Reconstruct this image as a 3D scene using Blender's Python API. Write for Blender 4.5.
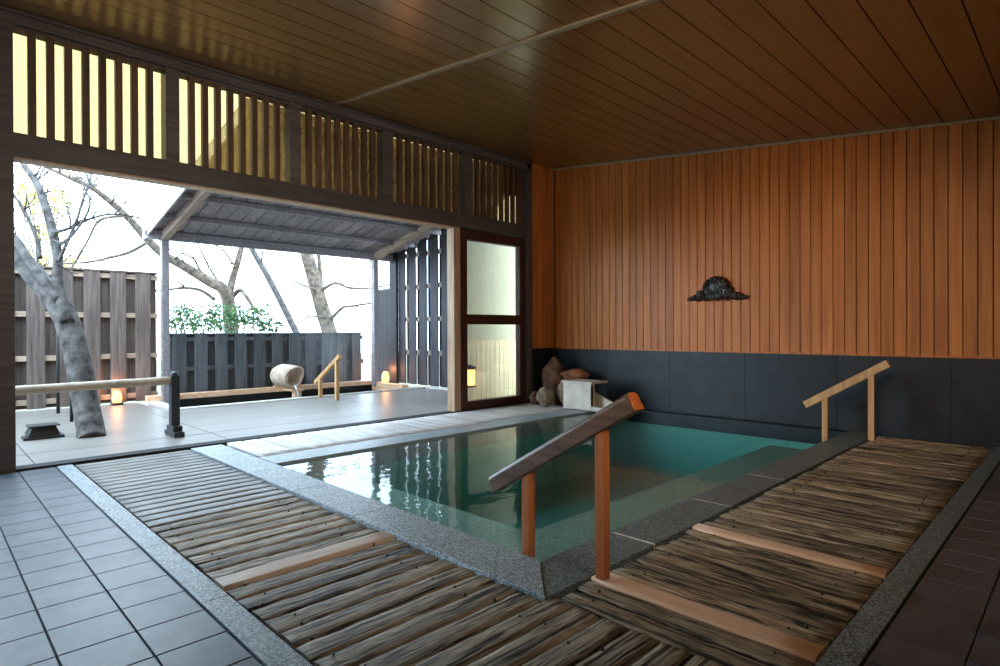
import bpy, bmesh, math, random
import numpy as np
from mathutils import Vector, Matrix, Quaternion
random.seed(7)
PI = math.pi
scene = bpy.context.scene
col = scene.collection
for o in list(bpy.data.objects): bpy.data.objects.remove(o)

# ------------------------------------------------------------------ camera
CAM_H = 1.15
FPX = 588.0
yaw, pit, rol = [math.radians(a) for a in (45.16, -0.22, -0.23)]
cy_, sy_ = math.cos(yaw), math.sin(yaw)
FW = Vector((-sy_*math.cos(pit), cy_*math.cos(pit), math.sin(pit)))
R0 = Vector((cy_, sy_, 0)); U0 = R0.cross(FW)
RT = R0*math.cos(rol) + U0*math.sin(rol)
UP = U0*math.cos(rol) - R0*math.sin(rol)
CP = Vector((0, 0, CAM_H))
cam = bpy.data.cameras.new('camera'); co = bpy.data.objects.new('camera', cam); col.objects.link(co)
cam.sensor_width = 36; cam.lens = FPX/1000*36; cam.clip_end = 500; cam.clip_start = 0.05
co.matrix_world = Matrix(((RT.x, UP.x, -FW.x, 0), (RT.y, UP.y, -FW.y, 0), (RT.z, UP.z, -FW.z, CAM_H), (0, 0, 0, 1)))
scene.camera = co
def at(u, v, d):           # a point d metres in front of the viewer, seen in direction (u, v)
    return CP + (FW + RT*((u-500)/FPX) - UP*((v-333)/FPX))*d

# ------------------------------------------------------------------ light
w = bpy.data.worlds.new('sky'); scene.world = w; w.use_nodes = True
bg = w.node_tree.nodes['Background']
bg.inputs[0].default_value = (0.64, 0.83, 1.0, 1); bg.inputs[1].default_value = 9.0
def area(name, loc, target, size, energy, color, sy=None):
    l = bpy.data.lights.new(name, 'AREA'); l.energy = energy; l.color = color; l.size = size
    if sy: l.shape = 'RECTANGLE'; l.size_y = sy
    o = bpy.data.objects.new(name, l); col.objects.link(o); o.location = loc
    o.rotation_euler = (Vector(target)-Vector(loc)).to_track_quat('-Z', 'Y').to_euler()
    return o
def spot(name, loc, target, energy, color, deg, blend=1.0, soft=0.15):
    l = bpy.data.lights.new(name, 'SPOT'); l.energy = energy; l.color = color; l.spot_size = math.radians(deg); l.spot_blend = blend; l.shadow_soft_size = soft
    o = bpy.data.objects.new(name, l); col.objects.link(o); o.location = loc
    o.rotation_euler = (Vector(target)-Vector(loc)).to_track_quat('-Z', 'Y').to_euler()
spot('added_warm_spot', (-0.6, -0.3, 3.0), (-2.3, 7.45, 1.1), 560, (1.0, 0.64, 0.36), 42)  # added light without a fixture, warms the cedar wall
area('added_fill_area', (1.3, 1.6, 2.88), (-6.3, 3.2, 2.5), 1.0, 62, (1.0, 0.84, 0.68)).data.spread = math.radians(90)  # added fill out of view, brightens the window wall beams and lattice
spot('added_warm_spot', (-0.2, -0.6, 2.95), (-1.25, 4.2, 0), 190, (1.0, 0.78, 0.56), 40)  # another added light out of view, brightens the right walkway
vs = scene.view_settings
scene.display_settings.display_device = 'sRGB'
vs.view_transform = 'Standard'; vs.look = 'None'; vs.gamma = 1; vs.use_curve_mapping = False
vs.exposure = 0.1
scene.cycles.max_bounces = 8; scene.cycles.diffuse_bounces = 4; scene.cycles.transparent_max_bounces = 12
scene.cycles.sample_clamp_indirect = 6; scene.cycles.use_denoising = True

# ------------------------------------------------------------------ materials
class NT:
    def __init__(s, name):
        s.m = bpy.data.materials.new(name); s.m.use_nodes = True
        s.t = s.m.node_tree; s.b = s.t.nodes['Principled BSDF']; s.out = s.t.nodes['Material Output']
    def n(s, typ, **k):
        nd = s.t.nodes.new('ShaderNode'+typ)
        for a, v in k.items(): setattr(nd, a, v)
        return nd
    def l(s, a, b): s.t.links.new(a, b)
    def coord(s): return s.n('TexCoord').outputs['Object']
    def math(s, op, a, b=None, c=None):
        nd = s.n('Math', operation=op)
        for i, v in enumerate((a, b, c)):
            if v is None: continue
            if hasattr(v, 'links') or hasattr(v, 'is_linked'): s.l(v, nd.inputs[i])
            else: nd.inputs[i].default_value = v
        return nd.outputs[0]
    def mapping(s, vec, scale):
        nd = s.n('Mapping'); s.l(vec, nd.inputs[0]); nd.inputs['Scale'].default_value = scale; return nd.outputs[0]
    def noise(s, vec, scale, detail=4, rough=0.55):
        nd = s.n('TexNoise'); s.l(vec, nd.inputs['Vector']); nd.inputs['Scale'].default_value = scale
        nd.inputs['Detail'].default_value = detail; nd.inputs['Roughness'].default_value = rough; return nd.outputs[0]
    def ramp(s, fac, stops):
        nd = s.n('ValToRGB'); s.l(fac, nd.inputs[0]); e = nd.color_ramp.elements
        while len(e) < len(stops): e.new(0.5)
        for el, (p, c) in zip(e, stops): el.position = p; el.color = (*c, 1) if len(c) == 3 else c
        return nd.outputs[0]
    def mix(s, fac, a, b, blend='MIX'):
        nd = s.n('Mix', data_type='RGBA', blend_type=blend)
        for i, v in ((0, fac), (6, a), (7, b)):
            if hasattr(v, 'is_linked'): s.l(v, nd.inputs[i])
            elif i == 0: nd.inputs[0].default_value = v
            else: nd.inputs[i].default_value = (*v, 1)
        return nd.outputs[2]
    def var(s):
        nd = s.n('Attribute'); nd.attribute_name = 'var'; return nd.outputs['Fac']
    def bump(s, h, strength, dist=0.01):
        nd = s.n('Bump'); nd.inputs['Strength'].default_value = strength; nd.inputs['Distance'].default_value = dist
        s.l(h, nd.inputs['Height']); s.l(nd.outputs[0], s.b.inputs['Normal'])

def rgb(r, g, b):
    f = lambda c: (c/255/12.92) if c/255 <= 0.04045 else ((c/255+0.055)/1.055)**2.4
    return (f(r), f(g), f(b))

def wood(name, dark, mid, light, axis='X', rough=0.55, grain=26, crack=0.0, vamp=0.45, spec=0.4, bumps=0.3, stretch=0.06, cr_scale=14, damp=0.0):
    k = NT(name); v = k.var()
    off = k.n('Vectormath' if False else 'VectorMath', operation='ADD'); k.l(k.coord(), off.inputs[0])
    cmb = k.n('CombineXYZ'); m37 = k.math('MULTIPLY', v, 37.0)
    for i in range(3): k.l(m37, cmb.inputs[i])
    k.l(cmb.outputs[0], off.inputs[1])
    sc = [1, 1, 1]; sc['XYZ'.index(axis)] = stretch
    mp = k.mapping(off.outputs[0], sc)
    n1 = k.noise(mp, grain, 5, 0.6)
    c = k.ramp(n1, [(0.28, dark), (0.5, mid), (0.72, light)])
    big = k.noise(off.outputs[0], 1.7, 2)
    c = k.mix(k.math('MULTIPLY', big, 0.35), c, dark)
    h = n1
    if crack > 0:
        n2 = k.noise(mp, cr_scale, 3, 0.65)
        cm = k.ramp(n2, [(crack-0.08, (0, 0, 0)), (crack+0.05, (1, 1, 1))])
        c = k.mix(cm, [d*0.16 for d in dark], c)
        h = k.math('ADD', k.math('MULTIPLY', n1, 0.4), k.math('MULTIPLY', cm, 0.9))
    if damp > 0:
        n3 = k.noise(k.mapping(off.outputs[0], [0.22 if q == axis else 1 for q in 'XYZ']), 7, 4, 0.7)
        dm = k.ramp(n3, [(damp-0.05, (0.10, 0.09, 0.08)), (damp+0.06, (1, 1, 1))])
        c = k.mix(1.0, c, dm, 'MULTIPLY')
    f = k.math('MULTIPLY_ADD', v, vamp*2, 1-vamp)
    cm2 = k.n('CombineColor'); [k.l(f, cm2.inputs[i]) for i in range(3)]
    c = k.mix(1.0, c, cm2.outputs[0], 'MULTIPLY')
    k.l(c, k.b.inputs['Base Color']); k.b.inputs['Roughness'].default_value = rough
    k.b.inputs['Specular IOR Level'].default_value = spec
    k.bump(h, bumps, 0.006)
    return k.m

def plain(name, c, rough=0.6, var=0.12, scale=12, bumps=0.1, spec=0.4, metal=0.0, dark=None, vamp=0.0):
    k = NT(name); n = k.noise(k.coord(), scale, 5)
    d = dark or [x*(1-var*2) for x in c]; hi = [min(1, x*(1+var)) for x in c]
    cc = k.ramp(n, [(0.3, d), (0.7, hi)])
    if vamp:
        f = k.math('MULTIPLY_ADD', k.var(), vamp*2, 1-vamp)
        q = k.n('CombineColor'); [k.l(f, q.inputs[i]) for i in range(3)]
        cc = k.mix(1.0, cc, q.outputs[0], 'MULTIPLY')
    k.l(cc, k.b.inputs['Base Color']); k.b.inputs['Roughness'].default_value = rough
    k.b.inputs['Specular IOR Level'].default_value = spec; k.b.inputs['Metallic'].default_value = metal
    if bumps: k.bump(n, bumps, 0.01)
    return k.m

def granite(name, c1, c2, rough=0.5):
    k = NT(name); v = k.coord(); n = k.noise(v, 115, 2, 0.8); n2 = k.noise(v, 3, 3)
    cc = k.ramp(n, [(0.46, c1), (0.55, c2)])
    cc = k.mix(k.math('MULTIPLY', n2, 0.4), cc, c1)
    k.l(cc, k.b.inputs['Base Color']); k.b.inputs['Roughness'].default_value = rough; k.bump(n, 0.05, 0.002)
    return k.m

def emit(name, c, s):
    k = NT(name); k.b.inputs['Base Color'].default_value = (*c, 1)
    k.b.inputs['Emission Color'].default_value = (*c, 1); k.b.inputs['Emission Strength'].default_value = s
    return k.m

def glass(name, tint, gl=0.06, frost=0.0, fcol=(1, 1, 1), rough=0.02):
    k = NT(name); k.t.nodes.remove(k.b)
    t = k.n('BsdfTransparent'); t.inputs[0].default_value = (*tint, 1)
    sh = t.outputs[0]
    if frost:
        tr = k.n('BsdfTranslucent'); tr.inputs[0].default_value = (*fcol, 1)
        mx = k.n('MixShader'); mx.inputs[0].default_value = frost; k.l(sh, mx.inputs[1]); k.l(tr.outputs[0], mx.inputs[2]); sh = mx.outputs[0]
    g = k.n('BsdfGlossy'); g.inputs['Roughness'].default_value = rough
    fr = k.n('LayerWeight'); fr.inputs[0].default_value = 0.25
    f = k.math('MULTIPLY_ADD', fr.outputs['Fresnel'], 0.7, gl)
    mx = k.n('MixShader'); k.l(f, mx.inputs[0]); k.l(sh, mx.inputs[1]); k.l(g.outputs[0], mx.inputs[2])
    k.l(mx.outputs[0], k.out.inputs[0]); return k.m

def water_mat(name, absorb, dens, wave=0.12, scale=5.0, tint=(0.93, 0.98, 0.97)):
    k = NT(name); k.t.nodes.remove(k.b)
    v = k.mapping(k.coord(), (1, 1, 1))
    n = k.noise(v, scale, 3, 0.5)
    bp = k.n('Bump'); bp.inputs['Strength'].default_value = wave; bp.inputs['Distance'].default_value = 0.03; k.l(n, bp.inputs['Height'])
    t = k.n('BsdfTransparent'); t.inputs[0].default_value = (*tint, 1)
    g = k.n('BsdfGlossy'); g.inputs['Roughness'].default_value = 0.015; k.l(bp.outputs[0], g.inputs['Normal'])
    fr = k.n('Fresnel'); fr.inputs[0].default_value = 1.33; k.l(bp.outputs[0], fr.inputs['Normal'])
    geo = k.n('NewGeometry'); front = k.math('SUBTRACT', 1.0, geo.outputs['Backfacing'])
    mx = k.n('MixShader'); k.l(k.math('MULTIPLY', k.math('MULTIPLY', fr.outputs[0], 0.85), front), mx.inputs[0]); k.l(t.outputs[0], mx.inputs[1]); k.l(g.outputs[0], mx.inputs[2])
    k.l(mx.outputs[0], k.out.inputs['Surface'])
    va = k.n('VolumeAbsorption'); va.inputs[0].default_value = (*absorb, 1); va.inputs[1].default_value = dens
    k.l(va.outputs[0], k.out.inputs['Volume'])
    return k.m

M = {}
M['dark_beam'] = wood('dark_stained_beam', rgb(68, 60, 60), rgb(92, 82, 82), rgb(110, 98, 98), 'Y', 0.5, vamp=0.15)
M['slat'] = wood('dark_slat_wood', rgb(70, 50, 38), rgb(98, 72, 54), rgb(120, 92, 70), 'Z', 0.5, vamp=0.2)
M['jamb'] = wood('lit_pale_jamb_wood', rgb(150, 120, 95), rgb(190, 160, 130), rgb(210, 184, 155), 'Z', 0.5, vamp=0.1)  # pale tone has daylight from outside put into the wood colour
M['door_wood'] = wood('red_brown_door_wood', rgb(44, 22, 18), rgb(66, 34, 28), rgb(84, 46, 36), 'Z', 0.45, vamp=0.15)
M['cedar'] = wood('cedar_wall_board', rgb(164, 90, 36), rgb(198, 120, 54), rgb(214, 140, 68), 'Z', 0.45, 18, vamp=0.16, stretch=0.05, bumps=0.08)
M['ceiling'] = wood('ceiling_board', rgb(118, 86, 50), rgb(138, 102, 60), rgb(152, 116, 72), 'Y', 0.28, 20, vamp=0.06, stretch=0.04, bumps=0.03, spec=0.9)
for _c in [M['ceiling'].node_tree.nodes['Principled BSDF']]: _c.inputs['Coat Weight'].default_value = 0.5; _c.inputs['Coat Roughness'].default_value = 0.18; _c.inputs['Coat IOR'].default_value = 1.6; _c.inputs['Coat Tint'].default_value = (1, .86, .66, 1); _c.inputs['Specular Tint'].default_value = (1, .68, .34, 1)
M['batten'] = plain('ceiling_batten', rgb(176, 156, 126), 0.4)
M['slate'] = plain('dark_slate', rgb(24, 33, 40), 0.45, 0.35, 5, 0.08, vamp=0.2)
M['plank'] = wood('weathered_plank', rgb(66, 56, 44), rgb(172, 156, 130), rgb(232, 218, 192), 'Y', 0.55, 150, crack=0.455, vamp=0.32, stretch=0.04, bumps=0.7, cr_scale=60, damp=0.36)
M['plank_grey'] = wood('grey_slat_plank', rgb(84, 80, 76), rgb(122, 118, 112), rgb(146, 142, 136), 'Y', 0.4, 30, vamp=0.22, stretch=0.06)
M['plank_x'] = wood('worn_brown_plank', rgb(70, 58, 44), rgb(186, 164, 132), rgb(238, 220, 190), 'X', 0.6, 140, crack=0.465, vamp=0.45, stretch=0.04, bumps=0.7, cr_scale=50, damp=0.395)
M['plank_win'] = wood('pale_window_board', rgb(176, 172, 168), rgb(202, 198, 194), rgb(220, 216, 212), 'X', 0.45, 24, vamp=0.12, stretch=0.05)
M['new_x'] = wood('new_pale_board_right', rgb(206, 160, 124), rgb(228, 188, 154), rgb(238, 204, 174), 'X', 0.5, 20, vamp=0.1, stretch=0.06, bumps=0.1)
M['new_y'] = wood('new_pale_board_left', rgb(186, 160, 136), rgb(214, 192, 170), rgb(226, 208, 188), 'Y', 0.5, 20, vamp=0.1, stretch=0.06, bumps=0.1)
M['granite'] = granite('grey_granite', rgb(88, 100, 106), rgb(196, 208, 212), 0.42)
M['granite_dark'] = granite('damp_granite', rgb(44, 56, 58), rgb(146, 162, 162), 0.42)
M['mortar'] = plain('white_mortar', rgb(214, 208, 196), 0.7)
M['bench'] = granite('bench_stone', rgb(100, 124, 112), rgb(170, 188, 172), 0.7)
M['pool'] = granite('pool_stone', rgb(104, 172, 166), rgb(156, 206, 196), 0.7)
M['orange_wood'] = wood('orange_post_wood', rgb(150, 84, 42), rgb(186, 112, 62), rgb(206, 134, 80), 'Z', 0.4, 24, vamp=0.05)
M['rail_dark'] = wood('dark_rail_wood', rgb(72, 52, 40), rgb(104, 78, 60), rgb(132, 104, 82), 'X', 0.35, 22, vamp=0.05, crack=0.3)
M['rail_end'] = wood('orange_end_grain', rgb(130, 62, 24), rgb(176, 92, 40), rgb(200, 116, 56), 'Z', 0.45, 30, vamp=0.02)
M['pale_wood'] = wood('pale_cypress', rgb(170, 128, 84), rgb(206, 166, 116), rgb(222, 186, 140), 'Z', 0.5, 24, vamp=0.05)
M['sub'] = plain('dark_subfloor', rgb(22, 20, 18), 0.9)
M['terrace'] = wood('terrace_board', rgb(110, 104, 98), rgb(126, 120, 114), rgb(138, 132, 126), 'Y', 0.4, 22, vamp=0.06, stretch=0.05, bumps=0.1)
M['joint'] = plain('dark_joint', rgb(30, 32, 34), 0.8)
M['fence'] = wood('haze_blue_fence_board', rgb(62, 68, 74), rgb(88, 94, 100), rgb(112, 116, 120), 'Z', 0.6, 24, vamp=0.3)  # weathered boards with bluish steam haze put into their colour
M['fence_brown'] = wood('brown_fence_board', rgb(70, 60, 56), rgb(104, 92, 86), rgb(130, 116, 106), 'Z', 0.6, 24, vamp=0.25)
M['fence_dark'] = wood('dark_panel_board', rgb(28, 26, 32), rgb(40, 36, 43), rgb(52, 47, 54), 'Z', 0.6, 24, vamp=0.2)
M['screen'] = wood('dark_screen_board', rgb(38, 38, 46), rgb(58, 57, 66), rgb(76, 74, 82), 'Z', 0.6, 24, vamp=0.3)
M['fence_rail'] = wood('pale_fence_rail', rgb(130, 112, 96), rgb(170, 150, 130), rgb(190, 172, 152), 'Y', 0.6, vamp=0.1)  # pale tone puts the sunlight on the rails into their colour
M['porch'] = wood('porch_wood', rgb(110, 108, 116), rgb(150, 144, 148), rgb(174, 166, 166), 'X', 0.55, vamp=0.2)
M['porch_light'] = wood('porch_rafter_wood', rgb(140, 122, 110), rgb(176, 156, 140), rgb(196, 178, 162), 'X', 0.55, vamp=0.1)
M['bargeboard'] = plain('white_bargeboard', rgb(205, 210, 210), 0.5)
M['bark'] = plain('grey_cherry_bark', rgb(86, 82, 80), 0.85, 0.45, 9, 0.9)
M['bark2'] = plain('brown_tree_bark', rgb(96, 84, 72), 0.85, 0.4, 9, 0.8)
M['leaf'] = plain('green_shrub_leaf', rgb(66, 104, 50), 0.4, 0.35, 6, 0, vamp=0.6, spec=0.5)
M['leaf_y'] = plain('yellow_green_leaf', rgb(206, 200, 110), 0.6, 0.2, 3, 0, vamp=0.3)
M['leaf_far'] = plain('olive_hillside_leaf', rgb(150, 146, 84), 0.7, 0.3, 3, 0, vamp=0.4)
M['black_metal'] = plain('black_metal', rgb(28, 30, 32), 0.45, 0.2, 20, 0.1)
M['steel_blue'] = plain('dark_painted_post', rgb(42, 46, 52), 0.4, 0.2, 9, 0.1)
M['bamboo'] = plain('dry_bamboo', rgb(176, 160, 140), 0.45, 0.15, 6, 0.1)
M['log'] = plain('bleached_hollow_log', rgb(214, 196, 176), 0.75, 0.15, 7, 0.4)
M['white_wood'] = plain('white_painted_box', rgb(214, 204, 190), 0.55, 0.12, 6, 0.1)
M['rust'] = plain('rusty_edge', rgb(96, 60, 40), 0.8, 0.3, 20, 0.2)
M['plaster'] = plain('cream_plaster', rgb(178, 172, 150), 0.8, 0.04, 3, 0.02)
M['dado'] = wood('pale_dado_board', rgb(196, 172, 134), rgb(212, 190, 154), rgb(222, 204, 170), 'Z', 0.6, 14, vamp=0.05, bumps=0.05)
M['lamp_shade'] = emit('lit_paper_shade', (1.0, 0.36, 0.09), 5)
M['iron'] = plain('cast_iron_black', rgb(36, 33, 32), 0.32, 0.3, 40, 0.3, spec=0.7)
M['ground'] = plain('hill_ground', rgb(96, 92, 70), 0.9)
M['dark_room'] = plain('rear_wall_plaster', rgb(104, 80, 60), 0.7)
M['glass_amber'] = glass('amber_tinted_pane', (0.56, 0.485, 0.32), 0.03, 0.22, (0.60, 0.36, 0.14))
M['glass_door'] = glass('door_glass', (0.95, 0.95, 0.88), 0.05)
M['water'] = water_mat('hot_spring_water', (0.05, 0.62, 0.66), 0.40, 0.11, 5.0)
M['bath_water'] = water_mat('bath_water', (0.3, 0.5, 0.5), 3.0, 0.3, 8)
M['stream'] = glass('falling_water', (0.9, 0.95, 1.0), 0.3, 0.45, (0.95, 0.97, 1.0), 0.1)

# tile material: square ribbed tiles in a grid fixed to the floor
def tile_mat():
    k = NT('ribbed_floor_tile'); v = k.var(); n = k.noise(k.coord(), 7, 4)
    c = k.ramp(n, [(0.3, rgb(54, 61, 70)), (0.7, rgb(82, 88, 96))])
    f = k.math('MULTIPLY_ADD', v, 0.3, 0.85); q = k.n('CombineColor'); [k.l(f, q.inputs[i]) for i in range(3)]
    c = k.mix(1.0, c, q.outputs[0], 'MULTIPLY')
    k.l(c, k.b.inputs['Base Color']); k.b.inputs['Roughness'].default_value = 0.36; k.b.inputs['Specular IOR Level'].default_value = 0.5
    wv = k.n('TexWave', bands_direction='X'); k.l(k.coord(), wv.inputs['Vector']); wv.inputs['Scale'].default_value = 28
    k.bump(wv.outputs['Fac'], 0.12, 0.003)
    return k.m
M['tile'] = tile_mat()

# ------------------------------------------------------------------ mesh helpers
class MB:
    def __init__(s): s.v = []; s.f = []; s.var = []; s.sm = []
    def add(s, vs_, fs, var=None, smooth=False):
        o = len(s.v); s.v += [Vector(p) for p in vs_]
        r = random.random() if var is None else var
        for f in fs: s.f.append([i+o for i in f]); s.var.append(r); s.sm.append(smooth)
        return s
    def box(s, x0, x1, y0, y1, z0, z1, var=None):
        return s.hexa([(x0, y0, z0), (x1, y0, z0), (x1, y1, z0), (x0, y1, z0), (x0, y0, z1), (x1, y0, z1), (x1, y1, z1), (x0, y1, z1)], var)
    def hexa(s, p, var=None):
        return s.add(p, [(0, 3, 2, 1), (4, 5, 6, 7), (0, 1, 5, 4), (1, 2, 6, 5), (2, 3, 7, 6), (3, 0, 4, 7)], var)
    def beam(s, p0, p1, wd, ht, up=(0, 0, 1), var=None):
        p0, p1 = Vector(p0), Vector(p1); d = (p1-p0).normalized(); sd = d.cross(Vector(up)).normalized(); u = sd.cross(d)
        q = []
        for p in (p0, p1):
            for a, b in ((-1, -1), (1, -1), (1, 1), (-1, 1)): q.append(p + sd*(a*wd/2) + u*(b*ht/2))
        return s.add(q, [(0, 1, 2, 3), (4, 7, 6, 5), (0, 4, 5, 1), (1, 5, 6, 2), (2, 6, 7, 3), (3, 7, 4, 0)], var)
    def tube(s, pts, rad, n=10, caps=True, var=None, prof=None):
        pts = [Vector(p) for p in pts]
        if not hasattr(rad, '__len__'): rad = [rad]*len(pts)
        t0 = (pts[1]-pts[0]).normalized(); ref = Vector((0, 0, 1)) if abs(t0.z) < 0.9 else Vector((1, 0, 0))
        sd = t0.cross(ref).normalized(); vs_ = []; prev = t0
        for i, p in enumerate(pts):
            t = (pts[min(i+1, len(pts)-1)]-pts[max(i-1, 0)]).normalized()
            q = prev.rotation_difference(t); sd = q @ sd; prev = t
            sd = (sd - t*sd.dot(t)).normalized(); u = sd.cross(t)
            for j in range(n):
                a = 2*PI*j/n; vs_.append(p + (sd*math.cos(a)+u*math.sin(a))*rad[i])
        fs = []
        for i in range(len(pts)-1):
            for j in range(n):
                k = (j+1) % n; fs.append((i*n+j, i*n+k, (i+1)*n+k, (i+1)*n+j))
        s.add(vs_, fs, var, True)
        if caps:
            o = len(s.v)-len(vs_)
            r = s.var[-1]
            s.f.append([o+j for j in range(n)][::-1]); s.f.append([o+(len(pts)-1)*n+j for j in range(n)])
            s.var += [r, r]; s.sm += [False, False]
        return s
    def lump(s, c, r, n=3, jit=0.12, seed=0, freq=2.2, var=None):
        bm = bmesh.new(); bmesh.ops.create_icosphere(bm, subdivisions=n, radius=1)
        from mathutils import noise as NZ
        vs_ = []
        for v in bm.verts:
            k = 1 + jit*NZ.noise(v.co*freq + Vector((seed*7.1, seed*3.3, seed)))*2 + jit*0.5*NZ.noise(v.co*freq*2.7+Vector((seed, 0, 9)))
            vs_.append(Vector((v.co.x*r[0]*k, v.co.y*r[1]*k, v.co.z*r[2]*k)) + Vector(c))
        fs = [[v.index for v in f.verts] for f in bm.faces]; bm.free()
        return s.add(vs_, fs, var, True)
    def build(s, name, m, parent=None, bevel=0, base=None, **props):
        me = bpy.data.meshes.new(name); b = Vector(base) if base is not None else (Vector(parent.location) if parent else Vector((0, 0, 0)))
        if parent is not None and parent.parent is not None and base is None: b = b + Vector(parent.parent.location)
        me.from_pydata([tuple(v-b) for v in s.v], [], s.f); me.update()
        bm = bmesh.new(); bm.from_mesh(me); bmesh.ops.recalc_face_normals(bm, faces=bm.faces); bm.to_mesh(me); bm.free()
        at_ = me.attributes.new('var', 'FLOAT', 'FACE'); at_.data.foreach_set('value', s.var)
        me.polygons.foreach_set('use_smooth', s.sm)
        me.materials.append(m if not isinstance(m, str) else M[m])
        o = bpy.data.objects.new(name, me); col.objects.link(o)
        if parent is not None: o.parent = parent
        else: o.location = b
        if bevel:
            md = o.modifiers.new('edge', 'BEVEL'); md.width = bevel; md.segments = 2; md.limit_method = 'ANGLE'; md.angle_limit = math.radians(40)
        for k_, v in props.items(): o[k_] = v
        return o
def thing(name, label, cat, loc, group=None, **kw):
    o = bpy.data.objects.new(name, None); col.objects.link(o); o.location = loc; o.empty_display_size = 0.1
    o['label'] = label; o['category'] = cat
    if group: o['group'] = group
    for k_, v in kw.items(): o[k_] = v
    return o
def struct(name, mb, m, label=None, cat=None, bevel=0, parent=None):
    o = mb.build(name, m, parent, bevel)
    if parent is None:
        o['kind'] = 'structure'
        if label: o['label'] = label
        if cat: o['category'] = cat
    return o

# ------------------------------------------------------------------ room shell
WX = -6.33                     # inner face of the window wall
BY = 7.47                      # back wall
def zc(x): return 3.82 - 0.107*(x+6.33)
XR, YN = 2.2, -2.6

# ceiling: grooved boards running along Y on a slope that falls away from the window
mb = MB(); x = -6.45; pitch = 0.245
while x < XR+0.2:
    x1 = min(x+pitch, XR+0.2); g = 0.005
    mb.hexa([(x+g, YN-0.1, zc(x+g)), (x1-g, YN-0.1, zc(x1-g)), (x1-g, BY+0.1, zc(x1-g)), (x+g, BY+0.1, zc(x+g)),
             (x+g, YN-0.1, zc(x+g)+0.02), (x1-g, YN-0.1, zc(x1-g)+0.02), (x1-g, BY+0.1, zc(x1-g)+0.02), (x+g, BY+0.1, zc(x+g)+0.02)])
    x += pitch
struct('ceiling', mb, 'ceiling', 'sloping boarded ceiling over the indoor pool', 'ceiling')
mb = MB().hexa([(-6.6, YN-0.1, zc(-6.6)+0.021), (XR+0.2, YN-0.1, zc(XR+0.2)+0.021), (XR+0.2, BY+0.2, zc(XR+0.2)+0.021), (-6.6, BY+0.2, zc(-6.6)+0.021),
                (-6.6, YN-0.1, zc(-6.6)+0.12), (XR+0.2, YN-0.1, zc(XR+0.2)+0.12), (XR+0.2, BY+0.2, zc(XR+0.2)+0.12), (-6.6, BY+0.2, zc(-6.6)+0.12)])
struct('ceiling_backing', mb, 'sub', 'dark backing above the ceiling boards', 'ceiling')
mb = MB(); mb.beam((-6.3, 3.5, zc(-6.3)-0.008), (XR, 3.5, zc(XR)-0.008), 0.045, 0.016)
struct('trim_1', mb, 'batten', 'pale batten crossing the ceiling boards', 'trim')

# back wall: vertical cedar boards above a slate dado
def boards(mb, a0, a1, w_, z0, ztop, plane, axis, g=0.004, th=0.03):
    a = a0
    while a < a1-1e-4:
        b = min(a+w_, a1)
        for (q0, q1, dd) in ((a+g, b-g, 0), ):
            if axis == 'X': mb.hexa([(q0, plane, z0), (q1, plane, z0), (q1, plane+th, z0), (q0, plane+th, z0), (q0, plane, ztop(q0)), (q1, plane, ztop(q1)), (q1, plane+th, ztop(q1)), (q0, plane+th, ztop(q0))])
            else: mb.hexa([(plane-th, q0, z0), (plane, q0, z0), (plane, q1, z0), (plane-th, q1, z0), (plane-th, q0, ztop(plane)), (plane, q0, ztop(plane)), (plane, q1, ztop(plane)), (plane-th, q1, ztop(plane))])
        a = b
mb = MB(); boards(mb, -6.22, XR, 0.118, 0.868, lambda q: zc(q)-0.004, BY, 'X')
struct('wall_back', mb, 'cedar', 'orange cedar board wall behind the pool', 'wall', 0.003)
struct('wall_back_core', MB().box(-6.6, XR+0.2, BY+0.031, BY+0.2, -0.9, 3.95), 'sub', 'core of the back wall', 'wall')
mb = MB(); xs = [-6.22, -5.2, -4.15, -3.1, -2.05, -1.0, 0.05, 1.1, XR]
for a, b in zip(xs, xs[1:]): mb.box(a+0.002, b-0.002, BY-0.012, BY+0.03, -0.05, 0.855)
struct('wall_back_dado', mb, 'slate', 'dark slate panels along the foot of the cedar wall', 'wall')
struct('trim_2', MB().box(-6.22, XR, BY-0.022, BY+0.03, 0.856, 0.876), 'cedar', 'narrow ledge between slate and cedar boards', 'trim')
struct('trim_3', MB().hexa([(-6.22, BY-0.02, zc(-6.22)-0.03), (XR, BY-0.02, zc(XR)-0.03), (XR, BY, zc(XR)-0.03), (-6.22, BY, zc(-6.22)-0.03), (-6.22, BY-0.02, zc(-6.22)-0.002), (XR, BY-0.02, zc(XR)-0.002), (XR, BY, zc(XR)-0.002), (-6.22, BY, zc(-6.22)-0.002)]), 'batten', 'thin strip where cedar wall meets ceiling', 'trim')
# stub of wall between door and back wall
mb = MB(); boards(mb, 6.93, BY-0.013, 0.118, 0.868, lambda q: zc(q)-0.004, -6.22, 'Y')
struct('wall_left_stub', mb, 'cedar', 'narrow cedar return beside the glass door', 'wall', 0.003)
struct('wall_left_stub_dado', MB().box(-6.25, -6.208, 6.93, BY-0.013, -0.05, 0.862), 'slate', 'slate foot of the narrow cedar return', 'wall')
struct('wall_left_core', MB().box(-6.45, -6.251, 6.92, BY+0.1, -0.1, 3.9), 'sub', 'core of the narrow wall return', 'wall')
# unseen rest of the room
struct('wall_right', MB().box(XR, XR+0.15, YN-0.1, BY+0.2, -0.2, 3.4), 'dark_room', 'timber wall on the right', 'wall')
struct('wall_rear', MB().box(-6.6, XR+0.15, YN-0.15, YN, -0.2, 4.0), 'dark_room', 'timber wall behind the viewer', 'wall')
struct('wall_left', MB().box(-6.45, WX+0.03, YN, 0.44, 2.61, 3.9).box(-6.45, WX+0.03, YN, YN+0.3, -0.1, 2.61), 'dark_room', 'timber wall over an open bay added for more daylight', 'wall')  # unseen opening below this wall is added to let in more sky light

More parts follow.
